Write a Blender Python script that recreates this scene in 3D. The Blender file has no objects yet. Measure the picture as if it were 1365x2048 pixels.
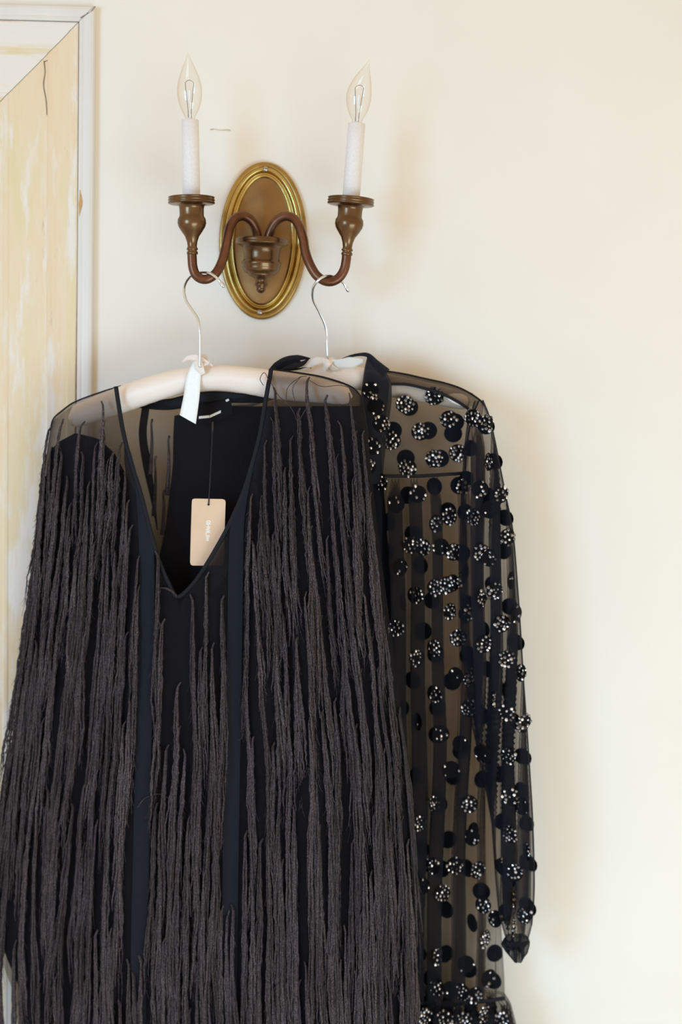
import bpy, math, random
import numpy as np
from mathutils import Matrix, Vector

random.seed(7)
rng = np.random.default_rng(7)
SC = bpy.context.scene
COL = SC.collection
PI = math.pi

# ------------------------------------------------------------------ camera
FPX = 2844.0                       # focal length in pixels of the 1365 x 2048 frame (50 mm on a 36 mm tall sensor)
CAM_LOC = np.array((0.0, -1.85, 1.60))
CAM_M = Matrix.Translation(Vector(CAM_LOC)) @ Matrix.Rotation(math.radians(84.0), 4, 'X') @ Matrix.Rotation(math.radians(1.5), 4, 'Z')
cam_d = bpy.data.cameras.new('camera')
cam_d.sensor_fit = 'VERTICAL'
cam_d.sensor_height = 36.0
cam_d.sensor_width = 24.0
cam_d.lens = FPX / 2048 * 36.0
cam_d.clip_start = 0.05
cam = bpy.data.objects.new('camera', cam_d)
COL.objects.link(cam)
cam.matrix_world = CAM_M
SC.camera = cam
cam_d.dof.use_dof = True
cam_d.dof.focus_distance = 1.69
cam_d.dof.aperture_fstop = 2.2

# ------------------------------------------------------------------ world, lights, exposure
w = bpy.data.worlds.new('room_ambient')
SC.world = w
w.use_nodes = True
bg = w.node_tree.nodes['Background']
bg.inputs[0].default_value = (1.0, 0.75, 0.475, 1)
bg.inputs[1].default_value = 0.85


def area_light(name, loc, target, sx, sy, power, color):
    d = bpy.data.lights.new(name, 'AREA')
    d.shape = 'RECTANGLE'
    d.size, d.size_y, d.energy, d.color = sx, sy, power, color
    o = bpy.data.objects.new(name, d)
    COL.objects.link(o)
    o.location = loc
    o.rotation_euler = (Vector(target) - Vector(loc)).to_track_quat('-Z', 'Y').to_euler()
    return o


area_light('window_daylight', (-2.0, -2.7, 1.62), (0.1, 0.0, 1.3), 1.0, 1.3, 62.0, (0.22, 0.535, 0.92))
area_light('low_cool_fill', (1.0, -2.0, 0.55), (0.5, 0.0, 0.5), 1.6, 1.0, 30.0, (0.53, 0.78, 0.97))  # added fill lamp, no real source; brightens and cools the lower right wall
SC.view_settings.view_transform = 'Standard'
SC.view_settings.look = 'None'
SC.view_settings.exposure = -0.07
SC.view_settings.gamma = 1.0
SC.view_settings.use_curve_mapping = False
SC.cycles.transparent_max_bounces = 48
SC.cycles.use_denoising = True

# ------------------------------------------------------------------ helpers
R3 = np.array(CAM_M.to_3x3())


class Plane:
    """the upright plane y = a + b * x that a hanging thing lies in"""
    def __init__(self, a, b=0.0):
        self.a, self.b = a, b

    def at(self, px, py):
        px, py = np.broadcast_arrays(np.asarray(px, float), np.asarray(py, float))
        d = np.stack([(px - 682.5) / FPX, -(py - 1024.0) / FPX, -np.ones_like(px)], -1) @ R3.T
        t = (self.a + self.b * CAM_LOC[0] - CAM_LOC[1]) / (d[..., 1] - self.b * d[..., 0])
        return CAM_LOC + d * t[..., None]


def pt(px, py, y):
    return Plane(y).at(px, py)


PX = 0.00065                       # metres per pixel at the wall
WLOC = {}


def world_of(o):
    return WLOC.get(o.name, np.zeros(3)) if o else np.zeros(3)


def tag(o, label=None, cat=None, group=None, kind=None):
    if label: o['label'] = label
    if cat: o['category'] = cat
    if group: o['group'] = group
    if kind: o['kind'] = kind
    return o


def empty(name, loc, label, cat, group=None):
    o = bpy.data.objects.new(name, None)
    COL.objects.link(o)
    o.location = [float(v) for v in loc]
    o.empty_display_size = 0.05
    WLOC[o.name] = np.array(loc, float)
    return tag(o, label, cat, group)


def mk(name, verts, faces, mat, parent=None, smooth=True, label=None):
    V = np.asarray(verts, float).reshape(-1, 3) - world_of(parent)
    me = bpy.data.meshes.new(name)
    me.from_pydata(V.tolist(), [], [list(map(int, f)) for f in faces])
    me.validate()
    me.polygons.foreach_set('use_smooth', [smooth] * len(me.polygons))
    me.materials.append(mat)
    me.update()
    o = bpy.data.objects.new(name, me)
    COL.objects.link(o)
    if parent:
        o.parent = parent
    WLOC[o.name] = world_of(parent)
    if label: o['label'] = label
    return o


class MB:
    def __init__(self):
        self.v, self.f, self.n = [], [], 0

    def add(self, v, f):
        v = np.asarray(v, float).reshape(-1, 3)
        self.v.append(v)
        if isinstance(f, np.ndarray):
            self.f.extend((f + self.n).tolist())
        else:
            self.f.extend([[i + self.n for i in q] for q in f])
        self.n += len(v)
        return self

    def build(self, name, mat, parent=None, smooth=True, label=None):
        return mk(name, np.concatenate(self.v), self.f, mat, parent, smooth, label)


def spline(pts, n):
    """smooth curve through points (Catmull-Rom), n samples"""
    p = np.asarray(pts, float)
    p = np.concatenate([[2 * p[0] - p[1]], p, [2 * p[-1] - p[-2]]])
    m = len(p) - 3
    t = np.linspace(0, m - 1e-6, n)
    i = t.astype(int)
    u = (t - i)[:, None]
    a, b, c, d = p[i], p[i + 1], p[i + 2], p[i + 3]
    return 0.5 * (2 * b + (c - a) * u + (2 * a - 5 * b + 4 * c - d) * u * u + (3 * b - a - 3 * c + d) * u ** 3)


_FC = {}


def grid_faces(nr, nc, wrap=False):
    k = (nr, nc, wrap)
    if k not in _FC:
        r, c = np.meshgrid(np.arange(nr - 1), np.arange(nc if wrap else nc - 1), indexing='ij')
        r, c = r.ravel(), c.ravel()
        c2 = (c + 1) % nc
        _FC[k] = np.stack([r * nc + c, r * nc + c2, (r + 1) * nc + c2, (r + 1) * nc + c], 1)
    return _FC[k]


def tube(path, rad, sides=8, flat=1.0, caps=True):
    """tube along path; flat squeezes it front to back"""
    p = np.asarray(path, float)
    n = len(p)
    rad = np.broadcast_to(np.asarray(rad, float), (n,))
    t = np.gradient(p, axis=0)
    t /= np.linalg.norm(t, axis=1)[:, None] + 1e-12
    ref = np.array((0.0, 1.0, 0.0))
    if np.abs(t[:, 1]).max() > 0.9 and flat == 1.0:
        a = np.zeros((n, 3))
        v = np.cross(t[0], (1, 0, 0)) if abs(t[0][0]) < 0.9 else np.cross(t[0], (0, 0, 1))
        for i in range(n):
            v = v - t[i] * np.dot(v, t[i])
            v /= np.linalg.norm(v) + 1e-12
            a[i] = v
    else:
        a = np.cross(t, ref)
        a /= np.linalg.norm(a, axis=1)[:, None] + 1e-12
    b = np.cross(t, a)
    ang = np.linspace(0, 2 * PI, sides, endpoint=False)
    v = p[:, None] + rad[:, None, None] * (np.cos(ang)[None, :, None] * a[:, None] + flat * np.sin(ang)[None, :, None] * b[:, None])
    f = grid_faces(n, sides, True)
    if caps:
        f = f.tolist() + [list(range(sides))[::-1], list(range((n - 1) * sides, n * sides))]
    return v.reshape(-1, 3), f


def lathe(profile, base, top, n=40, bend=None):
    """profile of (radius, distance along the axis from base); axis base -> top"""
    base, top = np.asarray(base, float), np.asarray(top, float)
    ax = (top - base) / np.linalg.norm(top - base)
    e1 = np.cross(ax, (0, 1, 0)); e1 /= np.linalg.norm(e1)
    e2 = np.cross(ax, e1)
    ang = np.linspace(0, 2 * PI, n, endpoint=False)
    pr = np.asarray(profile, float)
    v = base + pr[:, 1, None, None] * ax + pr[:, 0, None, None] * (np.cos(ang)[None, :, None] * e1 + np.sin(ang)[None, :, None] * e2)
    if bend is not None:
        v = v + np.asarray(bend, float)[:, None, :]
    return v.reshape(-1, 3), grid_faces(len(pr), n, True)


def smooth_prof(pts, k=5):
    return spline(pts, (len(pts) - 1) * k + 1)


def box(lo, hi):
    (x0, y0, z0), (x1, y1, z1) = lo, hi
    v = [(x0, y0, z0), (x1, y0, z0), (x1, y1, z0), (x0, y1, z0), (x0, y0, z1), (x1, y0, z1), (x1, y1, z1), (x0, y1, z1)]
    return v, [(0, 3, 2, 1), (4, 5, 6, 7), (0, 1, 5, 4), (1, 2, 6, 5), (2, 3, 7, 6), (3, 0, 4, 7)]


def ribbon(path_l, path_r, n, mat, name, parent, plane=None, ys=None, thick=0.0006, sub=6, label=None):
    """a strip of cloth between two px edges, with a thickness of its own"""
    l, r = spline(path_l, n), spline(path_r, n)
    s = np.linspace(0, 1, sub)
    px = l[:, None, :] * (1 - s)[None, :, None] + r[:, None, :] * s[None, :, None]
    P = plane.at(px[..., 0], px[..., 1])
    if ys is not None:
        P[..., 1] += px[..., 2] if px.shape[-1] > 2 else ys
    Q = P.copy(); Q[..., 1] += thick
    f = grid_faces(n, sub)
    V = np.concatenate([P.reshape(-1, 3), Q.reshape(-1, 3)])
    k = n * sub
    F = f.tolist() + (f[:, ::-1] + k).tolist()
    for i in range(n - 1):
        F.append([i * sub, (i + 1) * sub, (i + 1) * sub + k, i * sub + k])
        F.append([i * sub + sub - 1, i * sub + sub - 1 + k, (i + 1) * sub + sub - 1 + k, (i + 1) * sub + sub - 1])
    return mk(name, V, F, mat, parent, True, label)


# ------------------------------------------------------------------ materials
def mat_new(name):
    m = bpy.data.materials.new(name)
    m.use_nodes = True
    nt = m.node_tree
    return m, nt, nt.nodes['Principled BSDF'], nt.nodes['Material Output']


def N(nt, t, **kw):
    n = nt.nodes.new(t)
    for k, v in kw.items():
        setattr(n, k, v)
    return n


def noise(nt, scale, detail=4, rough=0.6, stretch=(1, 1, 1)):
    tc = N(nt, 'ShaderNodeTexCoord')
    mp = N(nt, 'ShaderNodeMapping')
    mp.inputs['Scale'].default_value = stretch
    nz = N(nt, 'ShaderNodeTexNoise')
    nz.inputs['Scale'].default_value = scale
    nz.inputs['Detail'].default_value = detail
    nz.inputs['Roughness'].default_value = rough
    nt.links.new(tc.outputs['Object'], mp.inputs[0])
    nt.links.new(mp.outputs[0], nz.inputs['Vector'])
    return nz


def ramp(nt, src, stops):
    r = N(nt, 'ShaderNodeValToRGB')
    el = r.color_ramp.elements
    while len(el) < len(stops):
        el.new(0.5)
    for e, (p, c) in zip(el, stops):
        e.position = p
        e.color = tuple(c) + (1,) if len(c) == 3 else c
    nt.links.new(src, r.inputs[0])
    return r


def mixc(nt, fac, a, b):
    m = N(nt, 'ShaderNodeMix', data_type='RGBA')
    nt.links.new(fac, m.inputs['Factor'])
    for s, k in ((a, 6), (b, 7)):
        if isinstance(s, tuple):
            m.inputs[k].default_value = s + (1,)
        else:
            nt.links.new(s, m.inputs[k])
    return m.outputs[2]


def bump(nt, bs, src, strength, dist=0.001):
    b = N(nt, 'ShaderNodeBump')
    b.inputs['Strength'].default_value = strength
    b.inputs['Distance'].default_value = dist
    nt.links.new(src, b.inputs['Height'])
    nt.links.new(b.outputs[0], bs.inputs['Normal'])


def simple(name, lo, hi=None, rough=0.6, metal=0.0, scale=60, stretch=(1, 1, 1), bmp=0.0, bdist=0.001, lo_p=0.35, hi_p=0.65, sheen=0.0, spec=0.5, detail=4):
    m, nt, bs, out = mat_new(name)
    nz = noise(nt, scale, detail, 0.6, stretch)
    r = ramp(nt, nz.outputs['Fac'], [(lo_p, lo), (hi_p, hi or lo)])
    nt.links.new(r.outputs[0], bs.inputs['Base Color'])
    bs.inputs['Roughness'].default_value = rough
    bs.inputs['Metallic'].default_value = metal
    bs.inputs['Specular IOR Level'].default_value = spec
    if sheen:
        bs.inputs['Sheen Weight'].default_value = sheen
        bs.inputs['Sheen Roughness'].default_value = 0.5
    if bmp:
        bump(nt, bs, nz.outputs['Fac'], bmp, bdist)
    return m


def sheer(name, color, T, tint=(1, 1, 1), weave=0.0):
    """open weave cloth: light passes between the threads, less of it at a slant"""
    m, nt, bs, out = mat_new(name)
    bs.inputs['Base Color'].default_value = color + (1,)
    bs.inputs['Roughness'].default_value = 0.8
    bs.inputs['Specular IOR Level'].default_value = 0.15
    tr = N(nt, 'ShaderNodeBsdfTransparent')
    tr.inputs[0].default_value = tint + (1,)
    lw = N(nt, 'ShaderNodeLayerWeight')
    lw.inputs[0].default_value = 0.5
    c = N(nt, 'ShaderNodeMath', operation='SUBTRACT'); c.inputs[0].default_value = 1.0
    nt.links.new(lw.outputs['Facing'], c.inputs[1])
    mx = N(nt, 'ShaderNodeMath', operation='MAXIMUM'); mx.inputs[1].default_value = 0.18
    nt.links.new(c.outputs[0], mx.inputs[0])
    dv = N(nt, 'ShaderNodeMath', operation='DIVIDE'); dv.inputs[0].default_value = 1.0
    nt.links.new(mx.outputs[0], dv.inputs[1])
    pw = N(nt, 'ShaderNodeMath', operation='POWER'); pw.inputs[0].default_value = T
    nt.links.new(dv.outputs[0], pw.inputs[1])
    mix = N(nt, 'ShaderNodeMixShader')
    nt.links.new(pw.outputs[0], mix.inputs[0])
    nt.links.new(bs.outputs[0], mix.inputs[1])
    nt.links.new(tr.outputs[0], mix.inputs[2])
    nt.links.new(mix.outputs[0], out.inputs[0])
    return m


M = {}
M['wall'] = simple('cream_plaster', (0.83, 0.775, 0.675), (0.86, 0.81, 0.715), 0.85, scale=3.0, bmp=0.0, spec=0.2)
M['floor'] = simple('oak_floor', (0.62, 0.50, 0.38), (0.70, 0.58, 0.45), 0.5, scale=9, stretch=(0.15, 1, 1), bmp=0.1)
M['trim_white'] = simple('grey_white_paint', (0.71, 0.68, 0.615), (0.77, 0.74, 0.68), 0.5, scale=14, stretch=(1, 1, 0.15), bmp=0.2, bdist=0.002)
M['scratch'] = simple('scratched_plaster', (0.55, 0.38, 0.2), (0.78, 0.68, 0.52), 0.9, scale=200)


def distressed(name, stretch, white):
    m, nt, bs, out = mat_new(name)
    n1 = noise(nt, 9.0, 6, 0.65, stretch)
    n2 = noise(nt, 16.0, 8, 0.7, stretch)
    n3 = noise(nt, 40.0, 6, 0.7, stretch)
    tan = ramp(nt, n1.outputs['Fac'], [(0.36, (0.79, 0.60, 0.385)), (0.50, (0.79, 0.65, 0.44)), (0.66, (0.74, 0.63, 0.36))])
    f2 = ramp(nt, n2.outputs['Fac'], [(0.50 - white, (0, 0, 0)), (0.60 - white, (1, 1, 1))])
    c = mixc(nt, f2.outputs[0], tan.outputs[0], (0.80, 0.745, 0.665))
    f3 = ramp(nt, n3.outputs['Fac'], [(0.64, (0, 0, 0)), (0.72, (1, 1, 1))])
    c2 = mixc(nt, f3.outputs[0], c, (0.60, 0.42, 0.30))
    nt.links.new(c2, bs.inputs['Base Color'])
    bs.inputs['Roughness'].default_value = 0.7
    bump(nt, bs, n2.outputs['Fac'], 0.5, 0.002)
    return m


M['old_paint'] = distressed('worn_yellow_paint', (2.4, 2.4, 0.36), 0.0)
M['old_paint_top'] = distressed('worn_white_paint', (0.22, 2.2, 2.2), 0.14)
M['crack'] = simple('dark_gap', (0.06, 0.045, 0.03), rough=0.9)
M['old_crack'] = simple('brown_crack', (0.16, 0.10, 0.055), (0.30, 0.20, 0.12), rough=0.9, scale=120)
M['door'] = simple('door_paint', (0.78, 0.74, 0.66), (0.82, 0.78, 0.70), 0.5, scale=12)

M['brass'] = simple('aged_brass', (0.30, 0.18, 0.055), (0.48, 0.32, 0.10), 0.30, 1.0, scale=22, bmp=0.05, bdist=0.002)
M['brass_rim'] = simple('polished_brass', (0.46, 0.32, 0.10), (0.60, 0.45, 0.17), 0.2, 1.0, scale=30)
M['brass_panel'] = simple('dull_brass', (0.25, 0.145, 0.06), (0.33, 0.20, 0.08), 0.40, 1.0, scale=24)
M['bronze'] = simple('brown_bronze', (0.115, 0.064, 0.032), (0.20, 0.118, 0.058), 0.27, 0.9, scale=34)
M['copper'] = simple('copper_brown', (0.125, 0.052, 0.028), (0.20, 0.092, 0.05), 0.34, 0.85, scale=30)
M['steel'] = simple('screw_metal', (0.5, 0.45, 0.38), rough=0.3, metal=1.0)
M['chrome'] = simple('chrome_wire', (0.80, 0.88, 0.98), rough=0.14, metal=1.0)
M['sleeve'] = simple('pebbled_white_sleeve', (0.76, 0.725, 0.69), (0.82, 0.795, 0.765), 0.6, scale=420, bmp=0.3, bdist=0.0008)
M['stem_glass'] = simple('lamp_stem_glass', (0.92, 0.92, 0.90), rough=0.08)
M['lead'] = simple('lead_wire', (0.18, 0.14, 0.10), rough=0.4, metal=0.8)
M['satin'] = simple('cream_satin', (0.83, 0.72, 0.615), (0.87, 0.775, 0.68), 0.45, scale=30, stretch=(0.4, 1, 1.5), bmp=0.15, bdist=0.004)
M['ribbon'] = simple('white_ribbon', (0.84, 0.86, 0.81), (0.88, 0.90, 0.86), 0.5, scale=300, bmp=0.1)
M['organza'] = sheer('white_organza', (0.9, 0.88, 0.84), 0.35)

# lamp glass
m, nt, bs, out = mat_new('clear_lamp_glass')
tr = N(nt, 'ShaderNodeBsdfTransparent')
gl = N(nt, 'ShaderNodeBsdfGlossy'); gl.inputs['Roughness'].default_value = 0.04
lw = N(nt, 'ShaderNodeLayerWeight'); lw.inputs[0].default_value = 0.5
tint = ramp(nt, lw.outputs['Facing'], [(0.25, (0.99, 0.98, 0.96)), (0.97, (0.92, 0.84, 0.72))])
nt.links.new(tint.outputs[0], tr.inputs[0])
f4 = N(nt, 'ShaderNodeMath', operation='POWER'); f4.inputs[1].default_value = 4.0
nt.links.new(lw.outputs['Facing'], f4.inputs[0])
fr = N(nt, 'ShaderNodeMath', operation='MULTIPLY_ADD'); fr.inputs[1].default_value = 0.22; fr.inputs[2].default_value = 0.05
nt.links.new(f4.outputs[0], fr.inputs[0])
mx = N(nt, 'ShaderNodeMixShader')
nt.links.new(fr.outputs[0], mx.inputs[0]); nt.links.new(tr.outputs[0], mx.inputs[1]); nt.links.new(gl.outputs[0], mx.inputs[2])
nt.links.new(mx.outputs[0], out.inputs[0])
M['glass'] = m

M['chiffon'] = sheer('black_chiffon', (0.012, 0.010, 0.012), 0.58, (1, 0.95, 0.92))
M['chiffon_back'] = sheer('black_chiffon_back', (0.012, 0.010, 0.012), 0.62, (1, 0.95, 0.90))
M['lining'] = simple('black_lining', (0.0065, 0.0068, 0.0115), (0.009, 0.009, 0.014), 0.75, scale=40, spec=0.2)
M['band'] = simple('navy_black_ribbon', (0.0085, 0.0100, 0.0145), (0.011, 0.0125, 0.017), 0.7, scale=500, spec=0.12)
M['binding'] = simple('black_binding', (0.006, 0.006, 0.009), rough=0.7, spec=0.25)
M['net'] = sheer('black_net', (0.012, 0.014, 0.022), 0.72, (1, 0.97, 0.93))
M['net_single'] = sheer('black_net_single', (0.010, 0.012, 0.019), 0.73, (1, 0.97, 0.93))
M['net_double'] = sheer('black_net_double', (0.012, 0.013, 0.018), 0.16, (1, 0.95, 0.9))
M['dot'] = simple('black_dot_cloth', (0.004, 0.004, 0.0055), rough=0.8, spec=0.08)
M['card'] = simple('tan_card', (0.72, 0.50, 0.315), (0.75, 0.53, 0.34), 0.6, scale=40)
M['print'] = simple('cream_print', (0.95, 0.92, 0.84), rough=0.5)
M['string'] = simple('black_string', (0.012, 0.012, 0.016), rough=0.6)
M['label_white'] = simple('label_thread', (0.70, 0.68, 0.62), rough=0.6)


def yarn(name, lo, hi):
    m, nt, bs, out = mat_new(name)
    n1 = noise(nt, 800, 3, 0.75, (1, 1, 0.6))
    n2 = noise(nt, 14, 3, 0.6)
    r = ramp(nt, n1.outputs['Fac'], [(0.38, lo), (0.64, hi)])
    r2 = ramp(nt, n2.outputs['Fac'], [(0.35, (0.72, 0.66, 0.68)), (0.65, (1, 1, 1))])
    mm = N(nt, 'ShaderNodeMix', data_type='RGBA', blend_type='MULTIPLY')
    mm.inputs[0].default_value = 1.0
    nt.links.new(r.outputs[0], mm.inputs[6]); nt.links.new(r2.outputs[0], mm.inputs[7])
    oi = N(nt, 'ShaderNodeObjectInfo')
    r3 = ramp(nt, oi.outputs['Random'], [(0.0, (0.62, 0.60, 0.61)), (1.0, (1.2, 1.17, 1.17))])
    m3 = N(nt, 'ShaderNodeMix', data_type='RGBA', blend_type='MULTIPLY')
    m3.inputs[0].default_value = 1.0
    nt.links.new(mm.outputs[2], m3.inputs[6]); nt.links.new(r3.outputs[0], m3.inputs[7])
    nt.links.new(m3.outputs[2], bs.inputs['Base Color'])
    bs.inputs['Roughness'].default_value = 0.62
    bs.inputs['Specular IOR Level'].default_value = 0.35
    bump(nt, bs, n1.outputs['Fac'], 1.0, 0.0016)
    return m


M['yarn'] = yarn('brown_black_yarn', (0.008, 0.006, 0.0065), (0.150, 0.116, 0.120))

m, nt, bs, out = mat_new('gunmetal_sequin')
ge = N(nt, 'ShaderNodeNewGeometry')
r = ramp(nt, ge.outputs['Random Per Island'], [(0.0, (0.05, 0.05, 0.052)), (0.3, (0.30, 0.29, 0.30)), (1.0, (0.92, 0.92, 0.95))])
nt.links.new(r.outputs[0], bs.inputs['Base Color'])
bs.inputs['Metallic'].default_value = 1.0
bs.inputs['Roughness'].default_value = 0.18
M['sequin'] = m

# ------------------------------------------------------------------ setting
wall = tag(mk('wall_back', *box((-2.4, 0.0, 0.0), (2.4, 0.15, 2.75)), M['wall'], smooth=False), 'cream painted plaster wall behind the lamp and dresses', 'wall', kind='structure')
tag(mk('floor', *box((-2.4, -4.2, -0.05), (2.4, 0.15, 0.0)), M['floor'], smooth=False), 'pale oak floor below the hanging dresses', 'floor', kind='structure')
# scratch in the plaster
sp = [(420, 259.5), (430, 258.5), (441, 260.5), (452, 260), (462, 261)]
P = pt([p[0] for p in sp], [p[1] for p in sp], -0.0003)
mk('scratch', *tube(spline(P, 24), np.interp(np.linspace(0, 1, 24), [0, 0.1, 0.45, 0.6, 0.9, 1], [0.0003, 0.0009, 0.0005, 0.0007, 0.0011, 0.0002]), 6, 0.4), M['scratch'], wall, label='thin brown scratch in the plaster')

# door surround: mitred boards inside an outer moulding
XR, ZT = pt(190, 12, -0.01)[0], pt(190, 12, -0.01)[2]
XL = XR - 1.22
casing = tag(empty('trim_1', (XR - 0.07, 0.0, 0.0), 'door surround of worn cream and yellow paint with mitred corner', 'door trim'), kind='structure')
casing['kind'] = 'structure'


def frame_piece(name, prof, side, mat, parent, gap=0.0):
    """extruded moulding with mitred ends; prof = (inward distance, height off the wall)"""
    d = np.array([p[0] for p in prof]); h = np.array([p[1] for p in prof]) * 0.45      # low mouldings
    if side == 'right':
        a = np.stack([XR - d, -h, 0 * d], 1); b = np.stack([XR - d, -h, ZT - d - gap], 1)
        rows = [a * (1 - t) + b * t for t in np.linspace(0, 1, 30)]
    elif side == 'left':
        a = np.stack([XL + d, -h, 0 * d], 1); b = np.stack([XL + d, -h, ZT - d - gap], 1)
        rows = [a * (1 - t) + b * t for t in np.linspace(0, 1, 30)]
    else:
        a = np.stack([XL + d + gap, -h, ZT - d], 1); b = np.stack([XR - d - gap, -h, ZT - d], 1)
        rows = [a * (1 - t) + b * t for t in np.linspace(0, 1, 20)]
    V = np.concatenate(rows)
    n, k = len(rows), len(prof)
    F = grid_faces(n, k, True).tolist() + [list(range(k)), list(range((n - 1) * k, n * k))[::-1]]
    o = mk(name, V, F, mat, parent, False)
    return o


mmm = PX
band_prof = [(0.000, 0.0), (0.000, 0.020), (0.0015, 0.0245), (0.005, 0.027), (0.010, 0.0265), (0.0135, 0.025), (0.0155, 0.0262), (0.0185, 0.0262), (0.0195, 0.024), (0.0195, 0.0)]
board_prof = [(0.0205, 0.0), (0.0205, 0.0225), (0.0225, 0.0245), (0.031, 0.0245), (0.034, 0.0215), (0.040, 0.0195), (0.047, 0.0185), (0.053, 0.0195), (0.058, 0.0215), (0.060, 0.0175),
              (0.0635, 0.0165), (0.108, 0.0165), (0.110, 0.0185), (0.114, 0.0185), (0.116, 0.0160), (0.140, 0.0150), (0.150, 0.012), (0.150, 0.0)]
for sd in ('right', 'top', 'left'):
    top = sd == 'top'
    frame_piece('outer_moulding', band_prof, sd, M['trim_white'], casing, 0.0004)
    frame_piece('casing_board', board_prof, sd, M['old_paint_top'] if top else M['old_paint'], casing, 0.0006)
# glue line and old cracks where the boards meet
def crack(pts, r, parent, y=-0.0172):
    P = pt([p[0] for p in pts], [p[1] for p in pts], y * 0.45 - 0.0002)
    mk('crack', *tube(spline(P, 4 * len(pts)), r, 5, 0.3), M['old_crack'], parent)


crack([(160, 37), (159, 120), (158, 260), (157, 380), (156, 520), (154, 640), (152, 780), (150, 900)], 0.0010, casing, -0.0225)
crack([(88, 122), (90, 145), (87, 170), (92, 200), (94, 230)], 0.0006, casing, -0.0180)
crack([(88, 124), (99, 119)], 0.0005, casing, -0.0180)
crack([(161, 36), (174, 28), (183, 22), (191, 13)], 0.0006, casing, -0.0262)
chip = mk('paint_chip', *tube(spline(pt([160, 161.5, 160.5, 159], [380, 398, 415, 432], -0.0117), 14), np.interp(np.linspace(0, 1, 14), [0, .5, 1], [0.0005, 0.0026, 0.0005]), 8, 0.35),
          simple('bare_wood', (0.5, 0.27, 0.08), (0.62, 0.38, 0.14), 0.6, scale=90), casing)
door = tag(empty('door_1', (XL + 0.61, 0.0, 0.0), 'closed painted door inside the worn surround', 'door'), kind='structure')
door['kind'] = 'structure'
mk('door_leaf', *box((XL + 0.151, -0.003, 0.005), (XR - 0.151, -0.0005, ZT - 0.152)), M['door'], door, False)
for zx in ((0.18, 0.85), (1.0, ZT - 0.30)):
    for k in (0, 1):
        x0 = XL + 0.24 + k * 0.39
        bm = MB()
        for (a, b) in (((x0, zx[0]), (x0 + 0.33, zx[0] + 0.02)), ((x0, zx[1] - 0.02), (x0 + 0.33, zx[1])), ((x0, zx[0] + 0.02), (x0 + 0.02, zx[1] - 0.02)), ((x0 + 0.31, zx[0] + 0.02), (x0 + 0.33, zx[1] - 0.02))):
            bm.add(*box((a[0], -0.009, a[1]), (b[0], -0.0028, b[1])))
        bm.build('panel_moulding', M['door'], door, False)
base = tag(mk('baseboard_back', *box((XR + 0.001, -0.016, 0.0), (2.4, 0.0, 0.14)), M['trim_white'], smooth=False), 'white baseboard along the cream wall', 'baseboard', kind='structure')

# ------------------------------------------------------------------ wall lamp
pc = pt(526, 482, -0.008)
sconce = empty('wall_sconce', (pc[0], 0.0, pc[2]), 'two-armed aged brass wall lamp with oval plate and flame bulbs', 'wall lamp')
SA, SB = 86.5 * PX, 153 * PX
TILT = math.radians(-0.6)


def oval(prof, n=96):
    """rings inset from the oval edge: (inset, height off the wall)"""
    a = np.linspace(0, 2 * PI, n, endpoint=False)
    rows = []
    for d, h in prof:
        x, z = (SA - d) * np.cos(a), (SB - d) * np.sin(a)
        rows.append(np.stack([pc[0] + x * math.cos(TILT) - z * math.sin(TILT), np.full(n, -h), pc[2] + x * math.sin(TILT) + z * math.cos(TILT)], 1))
    return np.concatenate(rows), grid_faces(len(prof), n, True)


def mm(*ps):
    return [(a * 0.001, b * 0.001) for a, b in ps]


mk('back_plate', *oval(smooth_prof(mm((0, 0), (-0.2, 3), (0.6, 6), (2.5, 7.2), (5.0, 7.2), (6.3, 6.8)), 4)), M['brass'], sconce)
mk('plate_rim', *oval(smooth_prof(mm((6.3, 6.6), (7.2, 9.0), (9.2, 10.6), (11.6, 10.2), (13.2, 8.0), (14.2, 6.6), (15.6, 6.4)), 4)), M['brass_rim'], sconce, label='bright polished brass rim')
mk('inner_rim', *oval(smooth_prof(mm((15.4, 6.0), (16.2, 8.2), (17.8, 9.0), (19.4, 8.2), (20.4, 6.0)), 4)), M['brass_rim'], sconce)
v, f = oval(smooth_prof(mm((20.2, 6.2), (24, 6.4), (34, 7.6), (45, 8.6), (54, 9.0)), 3))
f = f.tolist() + [list(range(len(v) - 96, len(v)))]
mk('plate_panel', v, f, M['brass_panel'], sconce, label='dull brown brass centre of the plate')
for (sx, sy) in ((531.5, 338), (520, 624)):
    c = pt(sx, sy, -0.0108)
    sc = mk('screw', *lathe([(0.0001, 0.0016), (0.0022, 0.0013), (0.0034, 0.0004), (0.0036, -0.002)], c, c + np.array((0, -1, 0.001)), 16), M['steel'], sconce)
    mk('slot', *box(c + np.array((-0.0028, -0.0019, -0.0004)), c + np.array((0.0028, -0.0012, 0.0004))), M['crack'], sc, False)

CY = -0.046
cx = 523.5


def px_prof(pr, cy):
    """(radius px, py) pairs -> (radius m, height above the lowest) in metres"""
    s = PX * (1.85 + cy) / 1.85
    y0 = pr[-1][1]
    return [(max(r, 0.05) * s, (y0 - y) * s) for r, y in pr]


def px_lathe(name, pr, axis_bot, axis_top, y, mat, parent, n=48, k=1, bend=None, label=None):
    p = px_prof(pr, y)
    if k > 1:
        p = smooth_prof(p, k)
    b, t = pt(*axis_bot, y), pt(*axis_top, y)
    return mk(name, *lathe(p, b, t, n, bend), mat, parent, True, label)


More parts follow.
